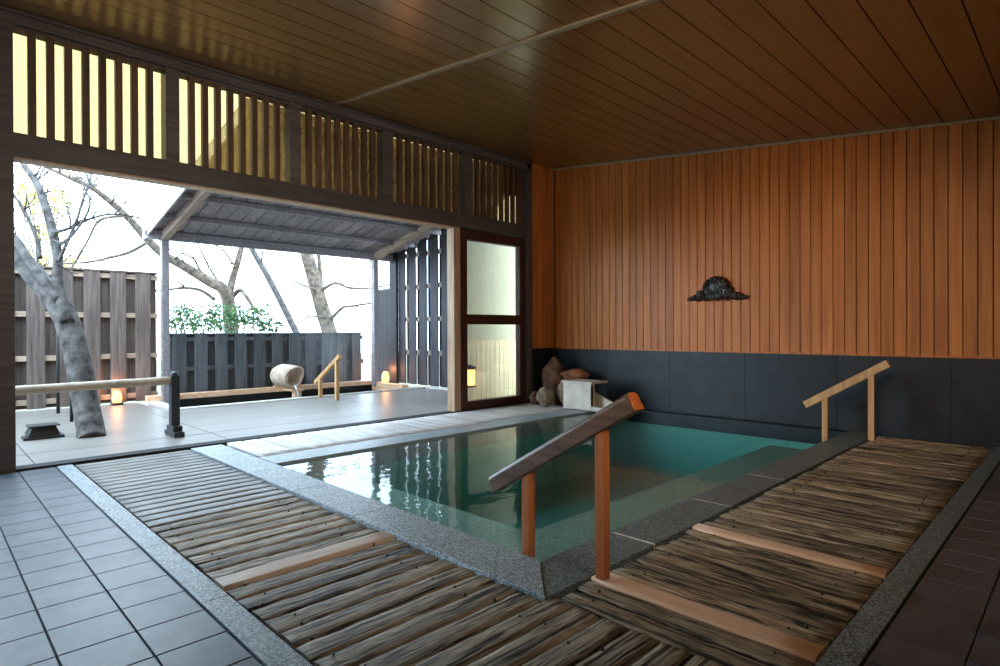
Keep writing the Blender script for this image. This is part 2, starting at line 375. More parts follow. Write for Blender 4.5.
# window wall frame: post, sill track, lintel, head beam
struct('trim_4', MB().box(-6.45, -6.27, 0.44, 0.585, -0.02, 3.85), 'dark_beam', 'dark post at the left end of the opening', 'trim', 0.004)
struct('trim_5', MB().box(-6.45, -6.26, 0.44, 6.93, 2.61, 2.79), 'dark_beam', 'dark lintel beam over the wide opening', 'trim', 0.004)
struct('trim_6', MB().box(-6.44, -6.28, 0.585, 5.35, 2.595, 2.612), 'jamb', 'pale strip painted as the lit underside of the lintel', 'trim')  # light on the lintel underside is put in as a pale strip
struct('trim_7', MB().box(-6.45, -6.25, 0.44, 6.93, 3.70, 3.84), 'dark_beam', 'dark head beam under the ceiling', 'trim', 0.004)
struct('trim_8', MB().box(-6.27, -6.225, 0.44, 6.93, 3.775, 3.80), 'dark_beam', 'cornice strip on the head beam', 'trim')
struct('trim_9', MB().box(-6.43, -6.265, 0.585, 6.9, -0.03, 0.018), 'joint', 'dark sliding track along the sill', 'trim')
struct('trim_10', MB().box(-6.53, -6.431, 0.4, 5.45, -0.05, -0.012), 'terrace', 'pale sill board outside the track', 'trim')
struct('trim_11', MB().box(-6.46, -6.25, 6.83, 6.935, -0.02, 3.85), 'dark_beam', 'dark post between glass door and cedar return', 'trim', 0.004)
struct('trim_12', MB().box(-6.44, -6.29, 5.35, 5.47, 0.0, 2.61), 'jamb', 'pale jamb at the right end of the opening', 'trim', 0.003)  # light falling on the jamb from outside is part of its pale colour
secs = [(0.585, 1.72), (1.84, 2.96), (3.09, 4.18), (4.33, 5.55), (5.70, 6.83)]
for i, (a, b) in enumerate(zip(secs, secs[1:])):
    struct('trim_%d' % (13+i), MB().box(-6.44, -6.27, a[1], b[0], 2.79, 3.70), 'dark_beam', 'short post between two lattice panels', 'trim', 0.003)
for i, (a, b) in enumerate(secs):
    fr = MB(); fr.box(-6.42, -6.30, a, b, 2.79, 2.815).box(-6.42, -6.30, a, b, 3.68, 3.70)
    wn = struct('window_%d' % (i+1), fr, 'dark_beam', 'lattice transom window, panel %s from the left' % ['first', 'second', 'third', 'fourth', 'fifth'][i], 'window')
    sl = MB(); n = 9; p = (b-a)/n
    for k in range(1, n): sl.box(-6.36, -6.30, a+k*p-0.028, a+k*p+0.028, 2.81, 3.685)
    sl.build('slats', 'slat', wn, 0.002)
    MB().box(-6.412, -6.406, a, b, 2.81, 3.685).build('pane', 'glass_amber', wn)
    if i == 4:
        MB().box(-6.40, -6.37, a+5.15*p, b, 3.27, 3.69).build('blanking_board', 'slat', wn, label='dark board closing the upper right of the lattice')
# glass door
d = MB(); X0, X1 = -6.40, -6.30
d.box(X0, X1, 5.47, 5.61, 0.012, 2.6).box(X0, X1, 6.71, 6.83, 0.012, 2.6)
d.box(X0, X1, 5.61, 6.71, 2.46, 2.6).box(X0, X1, 5.61, 6.71, 1.245, 1.39).box(X0, X1, 5.61, 6.71, 0.012, 0.135)
dr = struct('door_1', d, 'door_wood', 'red-brown framed glass sliding door beside the opening', 'door', 0.003)
MB().box(-6.353, -6.347, 5.61, 6.71, 1.39, 2.46).build('pane', 'glass_door', dr)
MB().box(-6.353, -6.347, 5.61, 6.71, 0.135, 1.245).build('pane', 'glass_door', dr)
MB().box(-6.30, -6.292, 5.525, 5.555, 1.0, 1.16).build('pull', 'black_metal', dr)

# floor -------------------------------------------------------------
PX0, PX1, PY0, PY1 = -4.93, -1.93, 2.19, 7.28       # water edges
sub = MB()
sub.box(-6.41, XR, YN, 1.85, -0.16, -0.06).box(-6.41, PX0-0.02, 1.85, BY, -0.16, -0.06).box(PX1+0.02, XR, 1.85, BY, -0.16, -0.06).box(PX0-0.02, PX1+0.02, PY1+0.02, BY, -0.16, -0.06)
struct('floor_base', sub, 'sub', 'dark base under tiles and duckboards', 'floor')
t = MB(); ts = 0.2475
xa = -6.26
def tiles(mb, x0, x1, y0, y1, ox, oy):
    i0 = math.floor((x0-ox)/ts); j0 = math.floor((y0-oy)/ts)
    x = ox+i0*ts
    while x < x1:
        y = oy+j0*ts
        while y < y1:
            a, b = max(x+0.003, x0), min(x+ts-0.003, x1); c, e = max(y+0.004, y0), min(y+ts-0.004, y1)
            if b-a > 0.01 and e-c > 0.01: mb.box(a, b, c, e, -0.06, 0.0)
            y += ts
        x += ts
tiles(t, -6.26, XR, YN, 0.845, -3.334, 0.845)
tiles(t, -0.553, XR, 0.845, BY-0.02, -0.553, 0.845)
struct('floor_grout', MB().box(-6.26, XR, YN, 0.845, -0.055, -0.007).box(-0.553, XR, 0.845, BY-0.02, -0.055, -0.007), 'joint', 'dark grout under the floor tiles', 'floor')
struct('floor', t, 'tile', 'grey ribbed square floor tiles', 'floor', 0.0015)
s_ = MB(); y0, y1 = 0.852, 0.962; x = -6.25
while x < -0.56:
    s_.box(x+0.001, min(x+0.9, -0.56)-0.001, y0, y1, -0.06, 0.004); x += 0.9
struct('trim_20', s_, 'granite', 'granite strip between tiles and left duckboards', 'trim', 0.003)
s_ = MB(); y = 0.965
while y < BY-0.02:
    s_.box(-0.668, -0.56, y+0.001, min(y+0.9, BY-0.02)-0.001, -0.06, 0.004); y += 0.9
struct('trim_21', s_, 'granite_dark', 'granite strip between duckboards and right tiles', 'trim', 0.003)

# pool curbs
c = MB(); ys0, ys1 = 1.90, PY0
xs = [-6.2, -5.6, -4.78, -4.02, -3.2, -2.42]
for a, b in zip(xs, xs[1:]): c.box(a+0.001, b-0.001, ys0, ys1, -0.16, 0.014)
c.hexa([(-2.419, ys0, -0.16), (-1.645, ys0, -0.16), (PX1, ys1, -0.16), (-2.419, ys1, -0.16), (-2.419, ys0, 0.014), (-1.645, ys0, 0.014), (PX1, ys1, 0.014), (-2.419, ys1, 0.014)])
struct('trim_22', c, 'granite', 'granite curb along the near side of the pool', 'trim', 0.004)
c = MB(); zr = 0.006
yy = [2.80, 3.74, 4.68, 5.6, 6.5, BY-0.02]
c.hexa([(-1.645, ys0, -0.16), (-1.645, 2.79, -0.16), (PX1, 2.79, -0.16), (PX1+0.003, ys1, -0.16), (-1.645, ys0+0.004, zr), (-1.645, 2.79, zr), (PX1, 2.79, zr), (PX1+0.003, ys1+0.004, zr)])
for a, b in zip(yy, yy[1:]): c.box(PX1, -1.645, a+0.006, b-0.006, -0.16, zr)
struct('trim_23', c, 'granite_dark', 'damp granite curb along the right side of the pool', 'trim', 0.004)
j = MB()
for y in yy[:3]: j.box(PX1+0.02, -1.647, y-0.0065, y+0.0045, -0.10, zr+0.0005)
struct('trim_24', j, 'mortar', 'white joints in the right curb', 'trim')
struct('trim_25', MB().box(-5.28, PX0, PY0, PY1-0.02, -0.16, 0.02), 'granite', 'granite curb on the window side of the pool', 'trim', 0.004)
struct('trim_26', MB().box(-5.28, PX1-0.002, PY1, BY-0.014, -0.16, 0.012), 'slate', 'granite curb under the slate wall', 'trim', 0.004)
# basin with a stepped ledge
p = MB(); zf, zl, lw = -0.85, -0.24, 0.8; e = 0.012
p.box(PX0-0.4, PX1+0.3, PY0-0.3, PY1+0.3, zf-0.1, zf)
for a in ((PX0-0.2, PX0-e, PY0-0.3, PY1+0.3), (PX1+e, PX1+0.2, PY0-0.3, PY1+0.3), (PX0-e, PX1+e, PY0-0.2, PY0-e), (PX0-e, PX1+e, PY1+e, PY1+0.2)): p.box(*a, zf, -0.161)
lb = MB().box(PX0-e, PX1+e, PY0-e, PY0+lw, zf+0.001, zl).box(PX1-lw, PX1+e, PY0+lw, PY1+e, zf+0.001, zl)
struct('floor_pool_bench', lb, 'bench', 'submerged stone bench along two sides of the pool', 'floor')
struct('floor_pool', p, 'pool', 'stone pool basin with a bench ledge', 'floor')
wt = MB().box(PX0-0.004, PX1+0.004, PY0-0.004, PY1+0.004, zf-0.02, 0.001).build('pool_water', 'water')
wt['label'] = 'clear teal hot spring water filling the indoor pool'; wt['category'] = 'water'; wt['kind'] = 'stuff'

# duckboards: one thing per run, replaced boards are parts
def plank(mb, a0, a1, b0, b1, axis, zt=0.0, th=0.045, rough=0.004, crown=0.006, seg=14):
    """worn plank: long axis from a0 to a1, width b0..b1, crowned and slightly uneven"""
    prof = [(0, -1.0), (0.0, -0.22), (0.05, -0.05), (0.25, 0.04), (0.5, 0.06), (0.75, 0.04), (0.95, -0.05), (1.0, -0.22), (1.0, -1.0)]
    r = random.random(); vs_ = []; n = len(prof)
    jit = [random.uniform(-1, 1) for _ in range(seg+1)]; jl = [random.uniform(-1, 1) for _ in range(seg+1)]; jr = [random.uniform(-1, 1) for _ in range(seg+1)]
    tilt = random.uniform(-1, 1)*rough
    for i in range(seg+1):
        a = a0+(a1-a0)*i/seg
        for (u, h) in prof:
            bb = b0+(b1-b0)*u + rough*(jl[i]*(1-u)+jr[i]*u)*0.8
            z = zt - crown + h*crown*6 if h > -0.9 else zt-th
            if h > -0.9: z += rough*jit[i]*0.6 + tilt*(u-0.5) + random.uniform(-1, 1)*rough*0.25
            vs_.append((a, bb, z) if axis == 'X' else (bb, a, z))
    fs = []
    for i in range(seg):
        for k_ in range(n-1): fs.append((i*n+k_, i*n+k_+1, (i+1)*n+k_+1, (i+1)*n+k_))
        fs.append((i*n+n-1, i*n, (i+1)*n, (i+1)*n+n-1))
    fs.append(list(range(n))); fs.append([seg*n+i for i in range(n)])
    mb.add(vs_, fs, r, False)
    o = len(mb.sm)-len(fs)
    for q in range(o, len(mb.sm)-2): mb.sm[q] = True

def nails(parent, pts, name):
    rn = random.Random(5)
    for (x, y) in pts:
        x += rn.uniform(-.03, .03); y += rn.uniform(-.03, .03); r_ = rn.uniform(.004, .007)
        MB().tube([(x, y, -0.012), (x, y, 0.0062)], r_, 8).build(name, 'black_metal', parent)
# left run, grey flat slats near the window then worn brown planks
db = thing('duckboard', 'weathered duckboard walkway between granite strip and near pool curb', 'duckboard', (-3.5, 1.4, -0.05), 'wooden duckboards round the pool')
g = MB(); x = -6.22
while x < -3.95:
    plank(g, 0.975, 1.885, x, x+0.108, 'Y', 0.004, rough=0.001, crown=0.003, seg=6); x += 0.128
g.build('grey_slats', 'plank_grey', db, label='flat grey slats nearest the window')
g = MB(); nb = MB(); lt = False
while x < -0.70:
    w_ = random.uniform(0.119, 0.127); ye = 1.888 if x+w_ < -1.62 else 1.955
    if abs(x+0.06+2.79) < 0.068 and not lt:
        plank(nb, 0.972, ye, x, x+0.115, 'Y', 0.012, rough=0.0006, crown=0.001, seg=6); lt = True
    else: plank(g, 0.972+random.uniform(0, .012), ye-random.uniform(0, .012), x, min(x+w_, -0.675), 'Y', 0.004, rough=0.003, crown=0.0055)
    x += 0.133
g.build('worn_planks', 'plank', db)
nails(db, [(xx_, yy_) for xx_ in np.arange(-3.9, -0.75, 0.133) for yy_ in (1.06, 1.72)], 'nail_head')
nb.build('replacement_board', 'new_y', db, label='pale new board among the worn planks')
# right run
db = thing('duckboard', 'dark worn duckboard walkway right of the pool with pale replaced boards', 'duckboard', (-1.14, 4.7, -0.05), 'wooden duckboards round the pool')
g = MB(); y = 1.968; xe = -1.632
news = [(2.21, 2.315), (3.19, 3.28)]
k_ = 0
while y < BY-0.10:
    w_ = random.uniform(0.085, 0.115); y1 = y+w_
    hit = [q for q in news if y < q[1] and y > q[0]-0.03]
    if hit: y = hit[0][1]+0.014; continue
    nx_ = [q for q in news if q[0] > y]
    plank(g, xe+random.uniform(0, .02), -0.674-random.uniform(0, .006), y, min(y1, nx_[0][0]-0.008) if nx_ and y1 > nx_[0][0]-0.06 else y1, 'X', 0.002, rough=0.005, crown=0.004)
    y = (nx_[0][0] if nx_ and y1 > nx_[0][0]-0.06 else y1+0.017)
g.build('worn_planks', 'plank_x', db)
nails(db, [(xx_, yy_) for yy_ in np.arange(2.02, 7.3, 0.112) for xx_ in (-1.50, -0.80)], 'nail_head')
for a, b in news:
    nb = MB(); plank(nb, xe, -0.676, a, b, 'X', 0.012, rough=0.001, crown=0.002, seg=6)
    nb.build('replacement_board', 'new_x', db, label='pale new board across the walkway')
# window-side run: wide pale boards
db = thing('duckboard', 'pale boards laid between the sill track and the pool', 'duckboard', (-5.78, 4.6, -0.05), 'wooden duckboards round the pool')
g = MB(); y = 2.262
while y < 6.9:
    plank(g, -6.25, -5.285, y, min(y+0.148, BY-0.03), 'X', 0.012, rough=0.0008, crown=0.001, seg=4); y += 0.168
g.build('boards', 'plank_win', db)

# ------------------------------------------------------------------ handrails
def rect_rail(name, p0, p1, w_, h_, m, parent, chamfer=0.3):
    p0, p1 = Vector(p0), Vector(p1); d_ = (p1-p0).normalized(); sd = d_.cross(Vector((0, 0, 1))).normalized(); u = sd.cross(d_)
    pr = [(-.5, -.5), (.5, -.5), (.5, .5-chamfer*.6), (.5-chamfer*.8, .5), (-.5+chamfer*.8, .5), (-.5, .5-chamfer*.6)]
    q = [p + sd*(a*w_)+u*(b*h_) for p in (p0, p1) for a, b in pr]; n = len(pr)
    fs = [list(range(n))[::-1], [n+i for i in range(n)]] + [(i, (i+1) % n, n+(i+1) % n, n+i) for i in range(n)]
    return MB().add(q, fs, 0.5).build(name, m, parent, 0.005)
def handrail(label, y, xa_, za, xb, zb, posts, w_, h_, mr, mp, pw, zbase, endmat=None):
    r = thing('handrail', label, 'handrail', (posts[1], y, zbase[1]), 'sloping wooden handrails into the baths')
    rr = rect_rail('rail', (xa_, y, za), (xb, y, zb), w_, h_, mr, r)
    if endmat:
        dv = (Vector((xb, 0, zb))-Vector((xa_, 0, za))).normalized()
        e0 = Vector((xb, y, zb))+dv*0.001
        rect_rail('rail_end', e0, e0+dv*0.012, w_*0.98, h_*0.98, endmat, r)['label'] = 'orange end grain of the rail'
    for px_, zb_ in zip(posts, zbase):
        zt = za+(zb-za)*(px_-xa_)/(xb-xa_)-h_*0.45
        MB().box(px_-pw/2, px_+pw/2, y-pw/2, y+pw/2, zb_, zt).build('post', mp, r, 0.004)
    return r
handrail('dark weathered handrail on orange posts at the near pool corner', 2.235, -2.295, 0.315, -1.415, 0.835, (-2.045, -1.585), 0.075, 0.088, 'rail_dark', 'orange_wood', 0.05, (-0.24, 0.012), 'rail_end')
handrail('pale wooden handrail in front of the slate wall at the far pool corner', 7.0, -2.24, 0.315, -1.45, 0.805, (-2.035, -1.60), 0.06, 0.08, 'pale_wood', 'pale_wood', 0.055, (-0.24, 0.005))
handrail('small pale handrail beside the outdoor bath', 5.1, -9.84, 0.235, -8.98, 0.735, (-9.66, -9.08), 0.06, 0.08, 'pale_wood', 'pale_wood', 0.06, (-0.02, -0.02))

# ------------------------------------------------------------------ stones and white inlet box in the corner
def rock(label, c_, r_, seed, m, rot=0):
    b = MB().lump((0, 0, 0), r_, 4, 0.10, seed, 1.3)
    me = b.build('rock', m); me.location = c_; me.rotation_euler = (0.0, 0.0, rot)
    me['label'] = label; me['category'] = 'rock'; me['group'] = 'rocks piled in the pool corner'
M['rock_brown'] = plain('brown_rock', rgb(118, 84, 66), 0.85, 0.35, 9, 0.8)
M['rock_orange'] = plain('rusty_rock', rgb(150, 96, 66), 0.85, 0.3, 9, 0.8)
M['rock_grey'] = plain('pale_grey_rock', rgb(150, 134, 112), 0.85, 0.35, 10, 0.8)
rock('tall brown rock standing against the slate at the back of the pile', (-5.95, 7.10, 0.36), (0.18, 0.16, 0.36), 1, 'rock_brown', 0.3)
rock('rusty orange rock resting on top of the pile beside the white box', (-5.56, 7.14, 0.47), (0.24, 0.15, 0.09), 2, 'rock_orange', 0.1)
rock('pale grey upright rock just left of the white box', (-5.58, 6.94, 0.21), (0.13, 0.13, 0.20), 3, 'rock_grey', 0.8)
rock('round low brown rock at the front of the pile', (-5.74, 6.66, 0.165), (0.14, 0.1, 0.16), 4, 'rock_grey', 1.2)
rock('small dark rock at the foot of the pile by the door post', (-6.06, 6.80, 0.105), (0.12, 0.1, 0.10), 5, 'rock_brown', 2.0)

bx = thing('water_inlet_box', 'white wooden inlet box with overhanging lid at the pool corner', 'box', (-5.15, 6.9, 0.03))
b = MB(); x0, x1, y0, y1 = -5.385, -4.90, 6.64, 6.99
b.box(x0, x1, y0, y0+0.03, 0.031, 0.40).box(x0, x0+0.03, y0+0.03, y1, 0.031, 0.40)
b.box(x1-0.03, x1, y0+0.03, y0+0.10, 0.031, 0.40)
b.build('body', 'white_wood', bx, 0.003)
MB().box(x0-0.015, x1+0.03, y0-0.02, y1+0.03, 0.401, 0.43).build('lid', 'white_wood', bx, 0.003)
MB().box(x1+0.001, x1+0.008, y0+0.005, y0+0.05, 0.10, 0.38).build('rust_stain', 'rust', bx, label='rust-brown stained edge')
ch = MB(); ch.hexa([(x1-0.25, y0+0.18, 0.06), (x1+0.24, y0+0.18, 0.06), (x1+0.24, y0+0.22, 0.06), (x1-0.25, y0+0.22, 0.06), (x1-0.25, y0+0.18, 0.34), (x1+0.24, y0+0.18, 0.15), (x1+0.24, y0+0.22, 0.15), (x1-0.25, y0+0.22, 0.34)])
ch.build('chute_side', 'white_wood', bx, 0.002)
MB().box(x1-0.25, x1+0.24, y0+0.22, y0+0.33, 0.06, 0.085).build('chute_floor', 'rust', bx, 0.002)
MB().box(x1+0.001, x1+0.20, y0+0.005, y0+0.16, 0.031, 0.085).build('step_block', 'white_wood', bx, 0.004)

# ------------------------------------------------------------------ carved cloud ornament on the cedar wall
cv = thing('carved_ornament', 'black carved cloud-shaped ornament hanging on the cedar wall', 'ornament', (-3.47, BY, 1.66))
b = MB(); rnd = random.Random(3)
def ob(cx, cz, rx, rz, ry=0.045, sd=0): b.lump((cx, BY-0.022, cz), (rx, ry, rz), 3, 0.10, sd, 2.5)
ob(-3.47, 1.71, 0.15, 0.12, 0.06, 1); ob(-3.40, 1.75, 0.10, 0.08, 0.06, 2); ob(-3.55, 1.66, 0.10, 0.08, 0.05, 3); ob(-3.36, 1.66, 0.13, 0.09, 0.05, 4)
ob(-3.45, 1.60, 0.20, 0.055, 0.05, 5); ob(-3.24, 1.59, 0.13, 0.05, 0.045, 6); ob(-3.13, 1.565, 0.10, 0.03, 0.035, 7)
ob(-3.69, 1.62, 0.06, 0.06, 0.045, 8); ob(-3.74, 1.575, 0.10, 0.03, 0.04, 9); ob(-3.84, 1.565, 0.04, 0.025, 0.03, 10); ob(-3.60, 1.58, 0.08, 0.04, 0.04, 11); ob(-3.31, 1.63, 0.06, 0.05, 0.05, 12)
for i in range(16):
    q_ = i/15; ob(-3.80+0.66*q_, 1.575+0.02*math.sin(i*2.1), 0.035, 0.03, 0.062, 20+i)
for i in range(9):
    a = i/8*PI; ob(-3.46+0.155*math.cos(a), 1.70+0.12*math.sin(a), 0.038, 0.036, 0.066, 40+i)
b.build('cloud_body', 'iron', cv)
def scroll(cx, cz, r0, turns, ph=0, flip=1):
    pts = []
    for i in range(int(turns*14)+1):
        a = ph+flip*i/14*2*PI; r_ = r0*(1-i/(turns*14+4)); pts.append((cx+r_*math.cos(a), BY-0.072, cz+r_*math.sin(a)))
    MB().tube(pts, 0.012, 6).build('scroll', 'iron', cv)
for a in ((-3.47, 1.745, 0.07, 1.8), (-3.38, 1.73, 0.06, 1.6, 2, -1), (-3.54, 1.67, 0.05, 1.6, 1), (-3.42, 1.64, 0.055, 1.5, 3, -1), (-3.68, 1.625, 0.04, 1.5), (-3.30, 1.62, 0.045, 1.5, 1, -1), (-3.50, 1.595, 0.04, 1.5, 2), (-3.21, 1.59, 0.035, 1.5)): scroll(*a)

# ------------------------------------------------------------------ terrace outside
G = -0.02
tr = MB()
xs = [(-7.20, -6.53), (-9.62, -7.21)]
yj = [-3.0, -1.0, 0.75, 2.42, 5.2, 7.44]
for (a, b_), off in zip(xs, (0, 0.0)):
    for q0, q1 in zip(yj, yj[1:]):
        nbd = max(1, round((b_-a)/0.30))
        for i in range(nbd):
            u0 = a+(b_-a)*i/nbd; u1 = a+(b_-a)*(i+1)/nbd
            tr.box(u0+0.0015, u1-0.0015, q0+0.004, q1-0.004, G-0.05, G)
for q0, q1 in ((-3.0, -1.0), (-1.0, 0.75), (0.75, 2.62)):
    for i in range(6):
        u0 = -11.25+1.62*i/6; tr.box(u0+0.0015, u0+0.27-0.0015, q0+0.004, q1-0.004, G-0.05, G)
struct('floor_terrace', tr, 'terrace', 'pale boarded terrace outside the opening', 'floor', 0.002)
struct('floor_terrace_base', MB().box(-11.6, -6.53, -3.1, 9.0, G-0.9, G-0.82).box(-9.62, -6.53, -3.1, 9.0, G-0.2, G-0.055).box(-11.6, -9.62, -3.1, 2.63, G-0.2, G-0.055), 'sub', 'dark base under the terrace', 'floor')
struct('ground', MB().box(-60, -11.6, -50, 60, -1.6, -1.4).box(-11.6, -6.6, 9.0, 60, -1.6, -1.4), 'ground', 'sloping ground beyond the fences', 'ground')

# outdoor bath: timber rim, dark water
bt = thing('outdoor_bath', 'sunken timber-rimmed bath at the far edge of the terrace', 'bath', (-10.4, 5.0, -0.5))
BX0, BX1, BY0, BY1 = -11.02, -9.72, 2.80, 7.10
MB().box(BX0-0.06, BX0+0.10, BY0-0.1, 7.12, 0.005, 0.095).build('back_rim', 'new_x', bt, 0.006, label='raised orange timber along the fence side')
MB().box(-9.80, -9.64, BY0-0.1, 7.12, -0.35, 0.0).build('front_rim', 'plank_win', bt, 0.006)
MB().box(BX0+0.10, -9.80, 2.70, 2.86, -0.35, 0.012).build('end_rim', 'plank_win', bt, 0.006)
MB().box(BX0+0.10, -9.80, 6.96, 7.12, -0.35, 0.06).build('end_rim', 'new_x', bt, 0.006)
b = MB().box(BX0, -9.7, BY0, 7.1, -0.72, -0.66); b.box(BX0-0.05, BX0+0.09, BY0-.05, 7.1, -0.7, 0.004).box(-9.7, -9.66, BY0-.05, 7.1, -0.7, -0.351).box(BX0, -9.7, BY0-.05, BY0, -0.7, -0.351).box(BX0, -9.7, 7.05, 7.1, -0.7, -0.351)
b.build('basin', 'sub', bt)
wt = MB().box(BX0+0.10, -9.805, 2.865, 6.955, -0.60, -0.10).build('bath_water', 'bath_water')
wt['label'] = 'dark water standing in the outdoor bath'; wt['category'] = 'water'; wt['kind'] = 'stuff'
# raised boards at the foot of the screen
st = MB()
for i in range(5): st.box(-9.62+0.002, -7.5, 7.45-0.0+i*0.0, 7.46, -0.02, -0.019) if False else None
# hollow log spout
lg = thing('log_spout', 'bleached hollow log spout pouring water into the outdoor bath', 'spout', (-10.8, 5.05, 0.05))
ax0, ax1 = Vector((-11.02, 4.96, 0.315)), Vector((-10.62, 5.08, 0.29)); dv = (ax1-ax0).normalized()
sd = dv.cross(Vector((0, 0, 1))).normalized(); u = sd.cross(dv)
n = 28; vs_ = []
rings = [(0.0, 0.17, 0), (0.0, 0.205, 0), (0.08, 0.235, 0), (0.5, 0.24, 0), (1.0, 0.235, 1), (1.03, 0.215, 1), (1.0, 0.185, 1), (0.5, 0.17, 0), (0.0, 0.17, 0)]
for (f, r_, lip) in rings:
    for i in range(n):
        a = 2*PI*i/n; ext = 0.0
        if lip: ext = 0.05*math.sin(a) + 0.0
        rr = r_*(1+0.05*math.sin(3*a+1)); vs_.append(ax0+(ax1-ax0)*f + dv*ext + sd*math.cos(a)*rr + u*math.sin(a)*rr*0.92)
fs = [(k*n+i, k*n+(i+1) % n, (k+1)*n+(i+1) % n, (k+1)*n+i) for k in range(len(rings)-1) for i in range(n)]
MB().add(vs_, fs, 0.5, True).build('hollow_log', 'log', lg)
MB().box(-11.02, -10.93, 4.84, 5.0, 0.096, 0.13).build('rest_block', 'pale_wood', lg, 0.006)
MB().box(-10.70, -10.58, 5.06, 5.20, -0.66, 0.03).build('prop_post', 'new_x', lg, 0.006)
MB().box(-10.92, -10.52, 4.98, 5.22, 0.031, 0.07).build('tray', 'new_x', lg, 0.004)
pts = [ax1+dv*0.0-u*0.15]; q = pts[0]
for i in range(1, 9):
    tt = i/8*0.30; pts.append(q + Vector((dv.x*0.55*tt, dv.y*0.55*tt, -4.9*tt*tt)))
fw_ = MB().tube(pts, [0.03, .028, .026, .026, .027, .028, .03, .033, .036], 8).build('water_stream', 'stream')
fw_['label'] = 'thin stream of water falling from the log spout'; fw_['category'] = 'water'

# bamboo barrier with its stand
bb = thing('bamboo_barrier', 'horizontal bamboo pole held by a dark footed post on the terrace', 'barrier', (-7.3, 2.04, G))
pl = MB(); pts = []; rd = []
yb = -0.4
while yb < 2.2:
    for dy, rr in ((0, .047), (.02, .05), (.03, .047), (.2, .046), (.36, .047)): pts.append((-7.3, yb+dy, 0.585+0.02*(yb+dy)/2)); rd.append(rr)
    yb += 0.38
pts = [p_ for p_ in pts if p_[1] <= 2.21]; rd = rd[:len(pts)]
pl.tube(pts, rd, 14).build('pole', 'bamboo', bb)
def stand(y, par):
    MB().box(-7.35, -7.25, y-0.045, y+0.045, G+0.08, 0.66).tube([(-7.3, y, 0.655), (-7.3, y, 0.69), (-7.3, y, 0.705)], [0.05, 0.042, 0.02], 12).build('post', 'steel_blue', par, 0.006)
    MB().box(-7.48, -7.12, y-0.055, y+0.055, G+0.001, G+0.06).box(-7.42, -7.18, y-0.05, y+0.05, G+0.06, G+0.12).build('foot', 'steel_blue', par, 0.008)
stand(2.07, bb)
stand(-0.2, bb)

# small flood lamp and stakes
fl = thing('floodlight', 'black floodlight lying low on the terrace beside the bamboo pole', 'lamp', (-8.22, 1.0, G))
MB().hexa([(-8.36, 0.85, G+0.05), (-8.12, 0.85, G+0.03), (-8.12, 1.15, G+0.03), (-8.36, 1.15, G+0.05), (-8.32, 0.90, G+0.15), (-8.16, 0.90, G+0.13), (-8.16, 1.11, G+0.13), (-8.32, 1.11, G+0.15)]).build('housing', 'black_metal', fl, 0.01)
MB().box(-8.34, -8.10, 0.86, 1.14, G+0.135, G+0.15).build('visor', 'black_metal', fl, 0.003)
MB().box(-8.32, -8.10, 0.82, 1.18, G, G+0.03).build('bracket', 'black_metal', fl, 0.004)
for (px_, py_, zt, lab) in ((-10.54, 1.46, 1.2, 'thin dark stake standing nearer the fence, left of the cherry trunk'), (-9.44, 1.45, 0.95, 'thin dark stake standing close beside the cherry trunk')):
    o = MB().tube([(px_, py_, G), (px_, py_, zt*0.5), (px_+0.01, py_, zt)], [0.022, 0.02, 0.012], 8).build('garden_stake', 'black_metal')
    o['label'] = lab; o['category'] = 'stake'; o['group'] = 'thin stakes by the cherry tree'

def lantern(label, loc, s, pw, group='small glowing lanterns on the terrace'):
    L = thing('lantern', label, 'lantern', loc, group); x, y, z = loc
    MB().box(x-0.07*s, x+0.07*s, y-0.07*s, y+0.07*s, z, z+0.035*s).build('base', 'black_metal', L, 0.003)
    MB().tube([(x, y, z+0.036*s), (x, y, z+0.10*s), (x, y, z+0.16*s), (x, y, z+0.20*s), (x, y, z+0.215*s)], [0.06*s, 0.068*s, 0.062*s, 0.045*s, 0.02*s], 16).build('shade', 'lamp_shade', L)
    l = bpy.data.lights.new('lantern_light', 'POINT'); l.energy = pw; l.color = (1, 0.40, 0.13); l.shadow_soft_size = 0.03
    o = bpy.data.objects.new('lantern_light', l); col.objects.link(o); o.location = (0, 0, 0.26*s); o.parent = L
lantern('glowing round lantern at the foot of the tall left fence', (-11.08, 2.30, G), 1.05, 5)
lantern('glowing lantern in the corner by the dark panel beyond the bath', (-10.86, 7.27, 0.03 + G), 1.2, 8)
struct('trim_30', MB().box(-11.2, -9.6, 7.125, 7.42, -0.3, 0.008), 'plank_win', 'low boards behind the outdoor bath', 'trim', 0.004)
struct('trim_31', MB().box(-9.6, -7.6, 7.43, 7.56, -0.05, 0.03), 'plank_win', 'sill board under the slatted screen', 'trim', 0.004)

